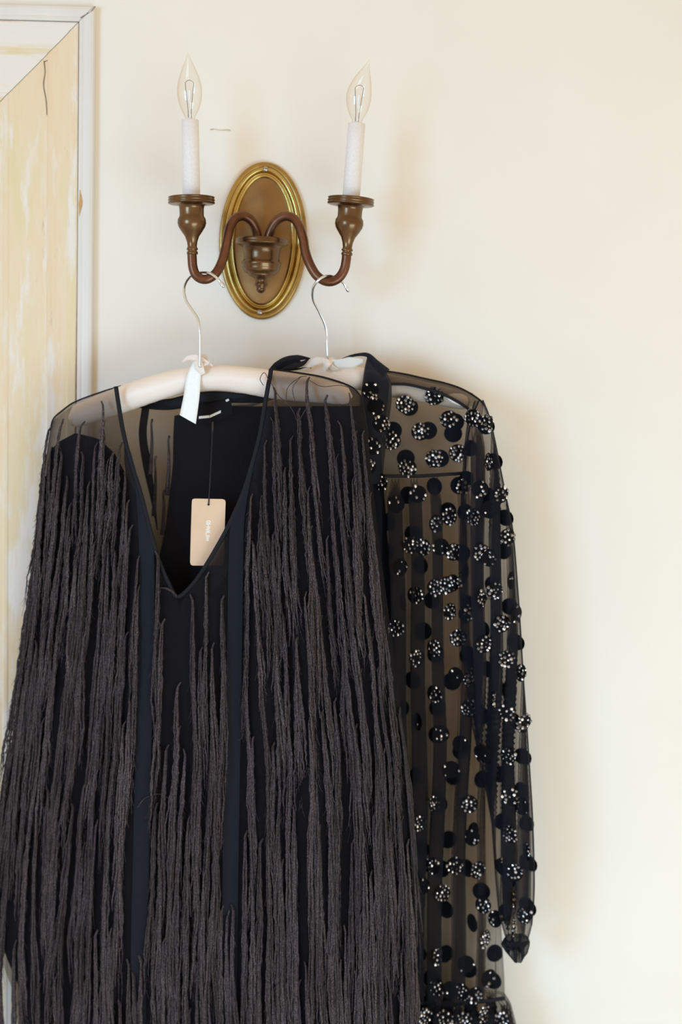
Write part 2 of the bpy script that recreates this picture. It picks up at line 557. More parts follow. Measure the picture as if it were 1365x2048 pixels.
cup = px_lathe('centre_cup', [(0, 479), (30, 479), (46, 478.5), (51, 480), (52.5, 483), (51, 486), (53, 488), (52, 491), (46, 493), (40, 496), (37, 500), (35.5, 508), (35, 518), (36, 524),
                              (39, 526), (39.5, 530), (37, 533), (37.5, 537), (35, 543), (31, 547), (25, 549), (25.5, 551), (23, 553), (15, 556), (11, 561), (10.5, 565), (13, 568), (13, 571), (8.5, 575),
                              (9.5, 578), (8.5, 582), (4, 586), (0, 587)], (522, 587), (524.5, 479), CY, M['bronze'], sconce)
# plate stud behind the cup
v, f = tube([(pt(523, 515, CY)[0], CY + 0.005, pt(523, 515, CY)[2]), (pt(523, 515, CY)[0], -0.006, pt(523, 515, CY)[2])], 0.012, 16)
mk('stud', v, f, M['bronze'], cup)

ARM_Y = -0.09
arms = {
    'l': [(517, 482, CY), (514, 466, -0.0475), (508, 449, -0.051), (498, 437, -0.055), (484, 432, -0.060), (470, 438, -0.066), (460, 455, -0.072), (455, 478, -0.077), (450, 502, -0.081), (444, 524, -0.085), (433, 545, -0.088),
          (418, 557, -0.09), (404, 558, -0.09), (392, 550, -0.09), (386, 534, -0.09), (384.5, 516, -0.09), (384, 504, -0.09)],
    'r': [(536, 482, CY), (540, 466, -0.0475), (548, 449, -0.051), (560, 437, -0.055), (575, 432.5, -0.060), (590, 439, -0.066), (600, 455, -0.072), (607, 478, -0.077), (611, 502, -0.081), (619, 526, -0.085), (632, 549, -0.088),
          (648, 561, -0.09), (664, 563, -0.09), (679, 555, -0.09), (689, 539, -0.09), (693, 520, -0.09), (694, 504, -0.09)]}
for k, a in arms.items():
    P = np.array([pt(x, y, z) for x, y, z in a])
    mk('arm', *tube(spline(P, 90), 0.0058, 16), M['copper'], sconce, label='curved copper brown arm')

cup_prof = [(9, -170), (9, -170)]
for side, (bot, top, bulb_tip) in {'l': ((385, 510), (380.5, 240), (376, 104)), 'r': ((694, 512), (714, 247), (740, 118))}.items():
    b3, t3 = pt(*bot, ARM_Y), pt(*top, ARM_Y)
    L = np.linalg.norm(t3 - b3)
    s = PX * (1.85 + ARM_Y) / 1.85
    # heights (px above bot): ring, collar, vase, neck, drip pan
    pr = [(7.5, 0), (10.5, 1), (11.2, 4), (10.2, 7), (8.5, 8.5), (10.8, 10), (11.5, 12), (10, 14), (9.2, 17), (10.5, 26), (14, 36), (21, 46), (26.5, 55), (28.3, 62), (27.5, 70), (24.5, 75), (24, 78), (24.2, 90), (25.5, 96),
          (32, 98), (43, 98.5), (46, 100), (46, 102.5), (44, 104), (46, 105.5), (46, 107.5), (44, 109), (45.5, 110.5), (45.5, 112.5), (41, 113.5), (30, 112), (17, 112), (0.1, 112)]
    cc = mk('candle_cup', *lathe([(r * s, h * s) for r, h in pr], b3, t3, 44), M['bronze'], sconce)
    mk('candle_sleeve', *lathe([(17.3 * s, 111 * s), (17.3 * s, 150 * s), (17.0 * s, 200 * s), (17.0 * s, L - 1.0 * s), (16.2 * s, L), (9 * s, L), (0.0001, L)], b3, t3, 36), M['sleeve'], sconce, label='white pebbled candle sleeve')
    # flame-tip bulb
    tip = pt(*bulb_tip, ARM_Y)
    ax = (t3 - b3) / L
    H = np.dot(tip - t3, ax)
    off = (tip - t3) - ax * H
    hp = np.array([(8.5, 0), (9.5, 0.03), (12, 0.08), (17.5, 0.16), (22, 0.26), (24.6, 0.37), (24.6, 0.47), (22, 0.58), (17.5, 0.69), (12, 0.79), (7, 0.87), (3.8, 0.93), (2.0, 0.975), (0.3, 1.0)])
    sp_ = spline(hp, 53)
    bend = np.clip((sp_[:, 1] - 0.40) / 0.60, 0, 1)[:, None] ** 1.8 * off[None]
    bulb = mk('light_bulb', *lathe([(max(r, 0.2) * s * 0.98, L - 0.0006 + h * H) for r, h in sp_], b3, t3, 40, bend), M['glass'], sconce, label='clear glass flame-tip bulb')
    # inside: glass stem, leads, filament
    st = [(6.5, 0.0), (5.5, 0.06), (3.2, 0.14), (2.6, 0.26), (4.2, 0.34), (5.6, 0.39), (4.6, 0.44), (0.1, 0.46)]
    mk('glass_stem', *lathe([(r * s * 0.7, L + h * H) for r, h in spline(st, 36)], b3, t3, 20), M['stem_glass'], bulb)
    c0 = t3
    e = np.array((1.0, 0, 0))
    for sg in (-1, 1):
        mk('lead_wire', *tube(spline([c0 + e * sg * 0.0019 - np.array((0, .002, 0)) + ax * 0.03 * H, c0 + e * sg * 0.0024 - np.array((0, .003, 0)) + ax * 0.2 * H, c0 + e * sg * 0.0045 - np.array((0, .002, 0)) + ax * 0.46 * H, c0 + e * sg * 0.005 + ax * 0.55 * H], 16), 0.00035, 6), M['lead'], bulb)
    tt = np.linspace(-1, 1, 90)
    coil = c0 + e * (tt * 0.005)[:, None] + ax * (0.55 * H + 0.003 * (1 - tt ** 2))[:, None] + np.stack([0 * tt, 0.0005 * np.cos(tt * 70), 0.0005 * np.sin(tt * 70)], 1)
    mk('filament', *tube(coil, 0.00016, 4), M['steel'], bulb)

# ------------------------------------------------------------------ hangers
G1 = Plane(-0.1315, -0.20)         # the plane the fringed dress hangs in: its far shoulder swings towards the room
G2 = Plane(-0.056, 0.0)


def hanger(name, label, plane, top, bot, ends, hookpts, dep):
    c = plane.at((top[len(top) // 2][0]), top[len(top) // 2][1])
    root = empty(name, c, label, 'clothes hanger', 'padded satin hangers')
    xs = np.linspace(ends[0], ends[1], 60)
    zt = np.interp(xs, [p[0] for p in top], [p[1] for p in top]); zb = np.interp(xs, [p[0] for p in bot], [p[1] for p in bot])
    k = np.ones(9) / 9
    zt = np.convolve(np.pad(zt, 4, 'edge'), k, 'valid'); zb = np.convolve(np.pad(zb, 4, 'edge'), k, 'valid')
    t = np.linspace(-1, 1, 60)
    endf = np.sqrt(np.clip(1 - np.clip((np.abs(t) - 0.93) / 0.07, 0, 1) ** 2, 0.0004, 1))
    mid = plane.at(xs, (zt + zb) / 2)
    hh = (zb - zt) / 2 * PX * 0.93 * endf
    ang = np.linspace(0, 2 * PI, 28, endpoint=False)
    # slightly gathered satin cover
    gat = 1 + 0.012 * np.sin(xs * 0.33)[:, None] * np.ones(28)[None] + 0.010 * np.sin(3 * ang)[None, :] * np.sin(xs / 37.0)[:, None]
    V = np.stack([np.repeat(mid[:, 0, None], 28, 1), mid[:, 1, None] + dep * endf[:, None] * np.cos(ang)[None] * gat, mid[:, 2, None] + hh[:, None] * np.sin(ang)[None] * gat], -1)
    F = grid_faces(60, 28, True).tolist() + [list(range(28))[::-1], list(range(59 * 28, 60 * 28))]
    mk('padded_bar', V.reshape(-1, 3), F, M['satin'], root, label='cream satin padded bar')
    hk = np.array([pt(*p) for p in hookpts])
    hp = spline(hk, 110)
    hook = mk('hook', *tube(hp, 0.0017, 12), M['chrome'], root, label='thin chrome wire hook')
    mk('hook_tip', *lathe([(0.0001, 0.0030), (0.0016, 0.0026), (0.0024, 0.0012), (0.0024, -0.0035), (0.0017, -0.005)], hp[-1], hp[-1] + (hp[-1] - hp[-4]), 14), M['chrome'], hook)
    return root


h1_top = [(108, 838), (150, 806), (200, 786), (245, 769), (300, 750), (360, 735), (420, 729), (480, 731), (540, 739), (600, 748), (650, 757), (700, 774), (725, 790)]
h1_bot = [(108, 868), (140, 862), (200, 842), (245, 828), (330, 797), (380, 784), (430, 779), (480, 784), (535, 797), (600, 804), (660, 809), (700, 812), (725, 815)]
hanger1 = hanger('clothes_hanger', 'padded cream hanger with a long white ribbon tail, holding the fringed dress', G1, h1_top, h1_bot, (136, 706),
                 [(400, 735, -0.1225), (401, 700, -0.1215), (400.5, 668, -0.120), (396, 640, -0.117), (384, 620, -0.112), (372, 601, -0.106), (368, 580, -0.098), (373, 563, -0.088), (386, 550, -0.080), (402, 545, -0.086), (418, 546, -0.097), (433, 555, -0.1045), (446, 571, -0.108)], 0.0150)
h2_top = [(345, 838), (420, 805), (500, 770), (560, 745), (620, 727), (660, 722), (700, 727), (760, 744), (830, 758), (900, 774), (940, 790), (965, 806)]
h2_bot = [(345, 862), (420, 840), (500, 815), (560, 795), (620, 780), (660, 774), (700, 776), (760, 790), (800, 799), (850, 806), (900, 815), (940, 824), (965, 830)]
hanger2 = hanger('clothes_hanger', 'padded cream hanger with a tied organza bow, holding the dotted dress', G2, h2_top, h2_bot, (362, 944),
                 [(657, 735, -0.057), (655.5, 700, -0.058), (654, 668, -0.060), (650, 648, -0.064), (638, 622, -0.072), (627, 600, -0.081), (626, 580, -0.091), (633, 565, -0.0995), (645, 555, -0.0995), (660, 551, -0.090), (675, 556, -0.079), (687, 566, -0.072), (696, 580, -0.068)], 0.0125)

# ribbon tied round the neck of the first hanger
rb = ribbon([(390, 722, -0.0155), (377, 752, -0.0178), (371, 790, -0.0182), (363, 829, -0.0182)], [(407, 724, -0.0155), (405, 752, -0.0178), (402, 795, -0.0182), (395, 847, -0.0182)], 26, M['ribbon'], 'ribbon_tail', hanger1, G1, 0, 0.0008, 6, 'flat white ribbon end with a slanted cut')


def bow_loop(pts, wid, plane, mat, name, parent, thick=0.0007):
    """flat ribbon following pts (px, py, depth offset), wid px across"""
    p = spline(pts, 28)
    t = np.gradient(p[:, :2], axis=0); t /= np.linalg.norm(t, axis=1)[:, None] + 1e-9
    nrm = np.stack([-t[:, 1], t[:, 0]], 1)
    wv = np.interp(np.linspace(0, 1, 28), np.linspace(0, 1, len(wid)), wid)[:, None] / 2
    l = np.concatenate([p[:, :2] + nrm * wv, p[:, 2:]], 1); r = np.concatenate([p[:, :2] - nrm * wv, p[:, 2:] - 0.003], 1)
    return ribbon(l, r, 28, mat, name, parent, plane, 0, thick, 5)


for pts, wd in ((((368, 724, -0.012), (380, 716, -0.016), (397, 716, -0.02), (412, 722, -0.018), (428, 732, -0.014)), (3, 9, 14, 8, 3)),
                (((392, 712, -0.012), (399, 722, -0.021), (403, 735, -0.0195), (410, 748, -0.017)), (10, 16, 18, 9)),
                (((399, 714, 0.008), (410, 712, -0.006), (418, 724, -0.017), (404, 730, -0.0195)), (5, 8, 9, 6))):
    bow_loop(pts, wd, G1, M['satin'], 'ribbon_knot', hanger1)
for pts, wd, mt in ((((655, 722, -0.014), (635, 722, -0.018), (612, 734, -0.018), (598, 742, -0.016)), (8, 16, 12, 3), 'organza'),
                    (((660, 722, -0.014), (680, 727, -0.018), (702, 725, -0.018), (726, 722, -0.016)), (8, 18, 24, 8), 'organza'),
                    (((640, 716, -0.010), (652, 724, -0.019), (664, 735, -0.018), (676, 740, -0.016)), (8, 15, 12, 5), 'satin'),
                    (((668, 716, -0.010), (658, 726, -0.021), (648, 742, -0.018)), (8, 12, 9), 'satin')):
    bow_loop(pts, wd, G2, M[mt], 'organza_bow' if mt == 'organza' else 'ribbon_knot', hanger2)

# ------------------------------------------------------------------ cloth panels


def ip(pts):
    xs = np.array([p[0] for p in pts], float); ys = np.array([p[1] for p in pts], float)
    return lambda y: np.interp(y, ys, xs)


class Panel:
    """a sheet between two edges given row by row; surf(u, v) is a point of it in the room"""
    def __init__(self, plane, left, right, depth, dx=None):
        self.pl, self.L, self.R, self.depth, self.dx = plane, ip(left), ip(right), depth, dx

    def surf(self, u, v):
        u, v = np.broadcast_arrays(np.asarray(u, float), np.asarray(v, float))
        x = u + (self.dx(u, v) if self.dx else 0)
        p = self.pl.at(x, v)
        p[..., 1] += self.depth(u, v)
        return p

    def mesh(self, y0, y1, nr, nc, ys=None):
        v = np.linspace(y0, y1, nr) if ys is None else np.asarray(ys, float)
        s = np.linspace(0, 1, nc)
        u = self.L(v)[:, None] * (1 - s)[None] + self.R(v)[:, None] * s[None]
        return self.surf(u, v[:, None]).reshape(-1, 3), grid_faces(len(v), nc)


# ---- the fringed dress
D1 = empty('fringed_dress', G1.at(415, 1180), 'black sheer V-neck dress covered in dark brown fringe', 'dress')
L1 = [(242, 772), (200, 785), (150, 804), (122, 824), (107, 838), (100, 862), (94, 900), (86, 960), (77, 1050), (69, 1120), (59, 1210), (46, 1300), (33, 1400), (21, 1500), (9, 1570), (2, 1620), (-8, 1720), (-12, 1830), (8, 1905), (34, 1965), (48, 2048), (64, 2300)]
R1 = [(541, 738), (600, 746), (650, 755), (700, 772), (720, 790), (726, 806), (736, 870), (745, 960), (761, 1100), (774, 1200), (788, 1300), (800, 1400), (816, 1500), (824, 1600), (829, 1700), (832, 1800), (834, 1950), (838, 2048), (850, 2300)]
VL = [(242, 772), (246, 800), (256, 860), (271, 920), (290, 980), (305, 1035), (320, 1090), (332, 1125), (347, 1160), (362, 1186)]
VR = [(541, 738), (537, 765), (531, 800), (519, 870), (503, 930), (489, 975), (474, 1012), (449, 1064), (409, 1132), (380, 1170), (362, 1186)]
EL = ip([(104, 738), (104, 838)] + L1[4:17] + [(-16, 1850), (-18, 1960), (-20, 2300)]); ER = ip([(724, 738), (724, 800)] + R1[6:])


def env1(px, py):
    s = np.clip((px - EL(py)) / (ER(py) - EL(py)), 0, 1)
    prof = np.sqrt(np.clip(1 - np.abs(2 * s - 1) ** (3.2 + 9 * np.clip((960 - py) / 120, 0, 1)), 0, 1))
    prof = prof * np.clip((py - 725) / 45.0, 0.6, 1)
    B = 0.026 + 0.016 * np.clip((py - 950) / 1000, 0, 1)
    return s, prof, B


def folds1(s, py, ph):
    r = np.clip((py - 930) / 350, 0, 1)
    x = s * 760
    return r * (0.0050 * np.sin(x / 19.0 + 1.5 * np.sin(x / 83.0) + ph + 0.0006 * py) + 0.0035 * np.sin(x / 41.0 + ph * 2))


def front1(px, py):
    s, prof, B = env1(px, py)
    return -B * prof - folds1(s, py, 0.4) * prof


def back1(px, py):
    s, prof, B = env1(px, py)
    return (B * np.interp(py, [900, 1300], [0.66, 0.32]) + folds1(s, py, 2.4) * 0.4) * prof


CEN = [(362, 1186), (357, 1500), (348, 2048), (342, 2300)]
fl = Panel(G1, L1, VL + CEN[1:], front1)
fr_ = Panel(G1, VR + CEN[1:], R1, front1)
ysl = np.concatenate([np.linspace(772, 860, 26), np.linspace(866, 1186, 40), np.linspace(1194, 2290, 70)])
ysr = np.concatenate([np.linspace(738, 860, 30), np.linspace(866, 1186, 40), np.linspace(1194, 2290, 70)])
b = MB()
b.add(*fl.mesh(0, 0, 0, 60, ysl)); b.add(*fr_.mesh(0, 0, 0, 60, ysr))
b.build('front_panel', M['chiffon'], D1, label='sheer black chiffon front')
bk = Panel(G1, [(250, 792)] + [(245, 796), (200, 800), (150, 812), (122, 826), (107, 840)] + L1[5:], [(531, 792), (560, 793), (650, 794), (700, 796), (720, 800), (726, 808)] + R1[6:], back1)
bkl = Panel(G1, [(243, 778), (200, 788), (150, 806), (122, 825), (107, 840)] + L1[5:], [(250, 778), (262, 796), (290, 812), (340, 812), (385, 812)] + [(362, 1186)] + CEN[1:], back1)
bkr = Panel(G1, [(540, 745), (535, 778), (480, 796), (430, 804), (385, 812), (362, 1186)] + CEN[1:], R1, back1)
b = MB()
b.add(*bkl.mesh(0, 0, 0, 50, np.concatenate([np.linspace(778, 860, 24), np.linspace(866, 2290, 90)])))
b.add(*bkr.mesh(0, 0, 0, 50, np.concatenate([np.linspace(745, 860, 26), np.linspace(866, 2290, 90)])))
b.build('back_panel', M['chiffon_back'], D1, label='sheer black chiffon back')


def inner1(px, py):
    s, prof, B = env1(px, py)
    return -B * prof * 0.42 - folds1(s, py, 0.4) * prof * 0.5


lnl = Panel(G1, [(152, 866), (122, 882), (104, 898), (96, 925)] + [(x + 6, y) for x, y in L1[7:]], [(158, 866), (200, 876), (232, 905), (256, 950), (278, 990), (308, 1080), (345, 1182), (362, 1205)] + CEN[1:], inner1)
lnr = Panel(G1, [(536, 812), (520, 880), (490, 985), (450, 1075), (405, 1150), (362, 1205)] + CEN[1:], [(727, 812), (736, 870)] + [(x - 5, y) for x, y in R1[7:]], inner1)
b = MB()
b.add(*lnl.mesh(0, 0, 0, 44, np.concatenate([np.linspace(866, 960, 26), np.linspace(966, 2280, 80)])))
b.add(*lnr.mesh(0, 0, 0, 44, np.linspace(812, 2280, 96)))
b.build('lining', M['lining'], D1, label='opaque black slip lining')


def edge_tube(name, pts, r, plane, depth, mat, parent, n=60, flat=0.5, off=-0.0008, label=None):
    p = spline(pts, n)
    P = plane.at(p[:, 0], p[:, 1])
    P[:, 1] += depth(p[:, 0], p[:, 1]) + off
    return mk(name, *tube(P, r, 8, flat), mat, parent, label=label)


# facing folded in behind the neck edge
fr_dep = lambda u, v: front1(u, v) + 0.0014
b = MB()
b.add(*Panel(G1, VR[4:], [(x + np.interp(y, [930, 1000, 1186], [2, 46, 60]), y) for x, y in VR[4:]], fr_dep).mesh(932, 1185, 30, 12))
b.add(*Panel(G1, [(x - np.interp(y, [860, 960, 1186], [2, 26, 40]), y) for x, y in VL[2:]], VL[2:], fr_dep).mesh(862, 1185, 36, 10))
b.build('neck_facing', M['net_double'], D1)
edge_tube('neck_binding', [(x - 3, y) for x, y in VL] + [(x + 3, y) for x, y in VR[::-1][1:]], 0.0027, G1, front1, M['binding'], D1, 120, label='narrow black V-neck binding')
edge_tube('shoulder_seam', L1[:6], 0.0010, G1, lambda a, b_: 0 * a, M['binding'], D1)
edge_tube('shoulder_seam', R1[:7], 0.0010, G1, lambda a, b_: 0 * a, M['binding'], D1)
ribbon([(262, 798), (290, 800), (340, 797), (385, 786), (430, 782), (480, 786), (528, 792)], [(266, 812), (294, 818), (340, 820), (390, 812), (430, 806), (480, 806), (528, 806)], 50, M['binding'], 'back_neck_binding', D1, Plane(G1.a + 0.0215, G1.b), -0.0012)
ribbon([(284, 815), (278, 868), (286, 930), (302, 1000), (314, 1060)], [(299, 818), (294, 870), (303, 930), (311, 1000), (316, 1060)], 40, M['net_double'], 'back_seam', D1, Plane(G1.a + 0.0205, G1.b), -0.0012)
# flat ribbons that run down from the neck
def on_front(pl, pr, name, off, n=70, label=None):
    l, r = spline(pl, n), spline(pr, n)
    s = np.linspace(0, 1, 8)
    px = l[:, None] * (1 - s)[None, :, None] + r[:, None] * s[None, :, None]
    P = G1.at(px[..., 0], px[..., 1]); P[..., 1] += front1(px[..., 0], px[..., 1]) + off
    Q = P.copy(); Q[..., 1] += 0.0005
    f = grid_faces(n, 8)
    F = f.tolist() + (f[:, ::-1] + n * 8).tolist()
    return mk(name, np.concatenate([P.reshape(-1, 3), Q.reshape(-1, 3)]), F, M['band'], D1, True, label)


on_front([(262, 900), (276, 965), (283, 1040), (286, 1120), (285, 1250), (281, 1450), (277, 1650), (272, 1900), (266, 2280)], [(268, 900), (290, 980), (308, 1045), (316, 1120), (316, 1250), (312, 1450), (309, 1650), (303, 1900), (298, 2280)], 'front_ribbon', -0.0016, label='flat navy black ribbon down the front')
on_front([(508, 920), (488, 982), (466, 1040), (461, 1110), (459, 1250), (455, 1450), (451, 1650), (449, 1900), (446, 2280)], [(512, 920), (500, 980), (492, 1040), (490, 1110), (488, 1250), (485, 1450), (482, 1650), (479, 1900), (476, 2280)], 'front_ribbon', -0.0016, label='flat navy black ribbon down the front')
# sewn-in label with a worn line of woven print
lab = ribbon([(381, 806), (420, 806), (462, 797)], [(384, 850), (425, 846), (466, 828)], 14, M['lining'], 'neck_label', D1, Plane(G1.a + 0.0185, G1.b), -0.0012, label='black woven neck label')
for a_, b_ in (((398, 835), (419, 833)), ((420, 833), (442, 823))):
    ribbon([(a_[0], a_[1] - 2.6), (b_[0], b_[1] - 2.6)], [(a_[0], a_[1] + 2.6), (b_[0], b_[1] + 2.6)], 4, M['label_white'], 'woven_print', lab, Plane(G1.a + 0.0165, G1.b), 0.0)
ribbon([(451, 800), (457, 797)], [(453, 804), (459, 801)], 3, M['label_white'], 'woven_print', lab, Plane(G1.a + 0.0165, G1.b), 0.0)

# strands of fringe: tops read off the photograph, px
TOPS = [(214, 801), (131, 836), (172, 841), (218, 857), (133, 900), (176, 901), (107, 892), (225, 910), (233, 900), (248, 882), (143, 949), (184, 959), (259, 941), (147, 1002), (262, 995), (91, 952), (93, 985), (110, 1064),
        (149, 1061), (183, 1020), (197, 1073), (161, 1106), (268, 1044), (174, 1079), (224, 1079), (238, 1091), (284, 1104), (162, 1161), (210, 1169), (285, 1161), (242, 1149), (176, 1215), (100, 1235), (128, 1235), (332, 1228), (260, 1253), (62, 1208),
        (53, 1363), (113, 1330), (212, 1285), (60, 1423), (93, 1427), (257, 1425), (259, 1501), (70, 1495), (177, 1550), (86, 1624), (64, 1677), (177, 1667), (224, 1679), (183, 1706), (39, 1864), (269, 1887), (279, 1912), (294, 1881), (181, 1930), (90, 1940), (121, 1924),
        (362, 1353), (397, 1398), (331, 1640), (353, 1558), (364, 1702), (386, 1811), (403, 1889), (224, 1943), (109, 1558), (169, 1312), (140, 1355),
        (529, 1359), (509, 1458), (429, 1421), (451, 1293), (554, 1258), (577, 1390), (495, 1343), (595, 1300), (620, 1417), (634, 1538), (562, 1544), (540, 1602), (591, 1593), (669, 1386), (684, 1277), (669, 1491), (659, 1538), (671, 1595), (579, 1647), (525, 1653),
        (511, 1710), (567, 1696), (495, 1643), (661, 1640), (706, 1503), (719, 1328), (747, 1455), (752, 1536), (778, 1380), (797, 1412), (790, 1530), (747, 1608), (778, 1624), (770, 1700), (813, 1671), (704, 1663), (671, 1770), (595, 1786), (692, 1830), (680, 1897), (669, 1830),
        (542, 1795), (525, 1854), (517, 1908), (550, 1940), (589, 1827), (449, 1788), (460, 1799), (472, 1788), (494, 1834), (571, 1889), (651, 1932), (503, 1975), (599, 1928), (739, 1908), (762, 1858), (696, 1951), (821, 1834),
        (554, 774), (548, 832), (532, 878), (597, 815), (583, 869), (571, 931), (615, 754), (651, 789), (701, 785), (681, 840), (708, 860), (723, 860), (625, 908), (672, 905), (660, 957), (505, 983), (511, 1075), (549, 1055), (617, 969), (621, 1046), (706, 1046), (735, 1055),
        (622, 1120), (611, 1175), (748, 1118), (501, 1131), (569, 1215), (688, 1245), (729, 1177), (581, 1011), (641, 1223), (675, 1097), (738, 983), (766, 1229), (448, 1183), (685, 1277), (554, 1260), (594, 1263), (688, 1037), (694, 1168), (418, 1136), (391, 1181)]
TOPS_N = len(TOPS)
edge_pts = [(EL(y) - 1, y) for y in (850, 905, 965, 1030, 1100, 1170, 1245, 1320, 1400, 1480, 1545, 1610, 1700, 1790, 1880)]
# the rest of the rows, where the photograph shows a denser mass
tries = 0
BLOCK = lambda x, y: (280 < x < 320 and y < 1890) or (452 < x < 491 and y < 1790) or (y < 1186 and 240 + (y - 772) * 0.27 < x < 545 - (y - 738) * 0.33)
while len(TOPS) < 285 - len(edge_pts) and tries < 60000:
    tries += 1
    y = 880 + 1200 * random.random() ** 0.75
    x = random.uniform(EL(y) + 8, ER(y) - 8)
    if BLOCK(x, y) or (330 < x < 455 and y < 1240):
        continue
    dmin = min(((x - a) / 19.0) ** 2 + ((y - c) / 62.0) ** 2 for a, c in TOPS)
    if dmin > 1:
        TOPS.append((x, y))


def strand(mb, x0, y0, L, wmax, edge=False, fine=True, n_yarn=7):
    n = 34
    t = np.linspace(0, 1, n)
    s0 = np.clip((x0 - EL(y0)) / (ER(y0) - EL(y0)), 0.0, 1)
    lean = random.gauss(0, 0.020)
    wob = random.uniform(1, 5); ph = random.uniform(0, 6.28); fr = random.uniform(3, 7)

    def centre(tt):
        py = y0 + tt * L
        xs = EL(py) + s0 * (ER(py) - EL(py))
        keep = 1.0 if edge else 0.85
        px = x0 + keep * (xs - x0) + lean * tt * L + wob * (np.sin(ph + fr * tt) - math.sin(ph)) * tt
        return px, py

    hook = random.choice((-1, 1, 1)) * random.uniform(2.5, 6)
    w = wmax * np.interp(t, [0, 0.03, 0.12, 0.4, 0.75, 1], [0.10, 0.16, 0.30, 0.62, 0.95, 1.0])
    for k in range(n_yarn):
        ydep = random.uniform(0, 0.0035)
        e = random.uniform(0.66, 1.0) if k else 1.0
        tt = t * e
        px, py = centre(tt)
        o = (k / (n_yarn - 1) - 0.5) + random.uniform(-0.08, 0.08)
        wd = np.interp(tt, t, w)
        cross = 0.30 * np.sin(random.uniform(0, 6) + tt * random.uniform(4, 11))
        px = px + (o + cross) * wd * 0.8
        px = px + hook * np.clip(1 - tt * L / 9.0, 0, 1) + np.clip(tt * 4, 0, 1) * rng.normal(0, 0.75, n)
        P = G1.at(px, py)
        lift = 0.0022 + 0.0042 * np.clip(tt * 5, 0, 1) * random.uniform(0.4, 1.1) + 0.0016 * np.sin(tt * 9 + k)
        lift = lift * np.clip(tt * L / 10.0, 0.15, 1)
        P[:, 1] += front1(np.clip(px, EL(py) + 1, ER(py) - 1), py) - lift - ydep
        r = PX * 0.80 * (0.8 + 0.16 * wmax) * np.interp(t, [0, 0.04, 0.3, 0.85, 1], [0.62, 0.72, 1.0, 0.95, 0.25]) * random.uniform(0.75, 1.15)
        r = r * rng.uniform(0.8, 1.2, n) * (1 + 0.16 * np.sin(tt * L / 7.0 + k) * np.sin(tt * L / 17.0))
        mb.add(*tube(P, r, 5, 0.8, False))
    if fine:
        for k in range(64):
            m_ = 4
            a0 = random.uniform(0.10, 0.98); a1 = min(a0 + random.uniform(0.02, 0.09 if k % 4 else 0.2), 1.12)
            tt = np.linspace(a0, a1, m_)
            px, py = centre(tt)
            wd = np.interp(tt, t, w)
            sd = random.choice((-1, 1)) * random.uniform(0.1, 0.62)
            px = px + sd * wd + np.linspace(0, 1, m_) ** 2 * random.uniform(-7, 7)
            P = G1.at(px, py)
            P[:, 1] += front1(np.clip(px, EL(py) + 1, ER(py) - 1), py) - random.uniform(0.003, 0.010)
            mb.add(*tube(P, random.uniform(0.0002, 0.00042) * np.linspace(1, 0.5, m_), 3, 1.0, False))


for (x, y) in TOPS[:TOPS_N] + TOPS[TOPS_N:]:
    mb = MB()
    low = min(1.0, max(0.0, (y - 900) / 900))
    L = random.uniform(210, 400) + 150 * low
    strand(mb, x, y, L, random.uniform(7, 12.5) + 4.0 * low, n_yarn=7)
    mb.build('fringe_strand', M['yarn'], D1)
for (x, y) in edge_pts:
    mb = MB()
    strand(mb, float(x) - 1.5, y, random.uniform(170, 300), random.uniform(6, 10), True, n_yarn=5)
    mb.build('fringe_strand', M['yarn'], D1)
# strands of the back seen through the neck opening
for (x, y, L) in ((302, 838, 110), (336, 871, 120), (309, 912, 120), (326, 980, 90)):
    n = 14
    t = np.linspace(0, 1, n)
    P = Plane(G1.a + 0.017, G1.b).at(x + 3 * np.clip(1 - t * 12, 0, 1) + 2 * np.sin(t * 4), y + t * L)
    mk('fringe_strand', *tube(P, np.interp(t, [0, 0.1, 1], [0.0014, 0.0013, 0.0030]), 7, 0.7), M['yarn'], D1)
# horizontal stitched strand at the point of the V
P = G1.at([326, 338, 350, 360], [1167, 1168, 1174, 1184]); P[:, 1] += front1(np.array([326, 338, 350, 360.]), np.array([1167, 1168, 1174, 1184.])) - 0.003
mk('fringe_strand', *tube(spline(P, 14), [0.0012] * 5 + [0.0017] * 6 + [0.0009] * 3, 7, 0.7), M['yarn'], D1)
# loose threads
for pts in (((545, 765), (560, 790), (585, 815), (600, 850)), ((620, 760), (645, 772), (680, 770), (700, 775)), ((600, 840), (615, 815), (625, 812)), ((286, 1592), (300, 1575), (325, 1568), (348, 1578)), ((575, 805), (578, 775), (600, 755), (615, 752)),
            ((592, 800), (588, 775), (604, 752)), ((530, 770), (523, 757), (531, 745), (540, 760))):
    p = spline(pts, 20)
    P = G1.at(p[:, 0], p[:, 1]); P[:, 1] += front1(p[:, 0], p[:, 1]) - 0.006
    mk('loose_thread', *tube(P, 0.00045, 5), M['yarn'], D1)

# ------------------------------------------------------------------ swing tag
TP = Plane(G1.a - 0.0165, G1.b)
tagr = empty('swing_tag', TP.at(417, 1064), 'tan card swing tag on black string inside the V-neck', 'tag')
cn = [(384, 1004), (385, 999), (389, 997.3), (445, 998.2), (450, 1000), (451.5, 1004), (449.5, 1064), (448, 1124), (447, 1129), (443, 1131.5), (386, 1131), (382, 1129.5), (380.5, 1125), (382, 1064)]
A_ = TP.at([c[0] for c in cn], [c[1] for c in cn])
B_ = A_ + np.array((0, 0.0009, 0))
k = len(cn)
card = mk('card', np.concatenate([A_, B_]), [list(range(k)), list(range(k, 2 * k))[::-1]] + [[i, i + k, (i + 1) % k + k, (i + 1) % k] for i in range(k)], M['card'], tagr, False)
hole = TP.at(417.5, 1009)
mk('eyelet', *lathe([(0.0001, 0.0004), (0.0014, 0.0004), (0.0014, -0.0003)], hole, hole + np.array((0, -1, 0.001)), 16), M['binding'], card)
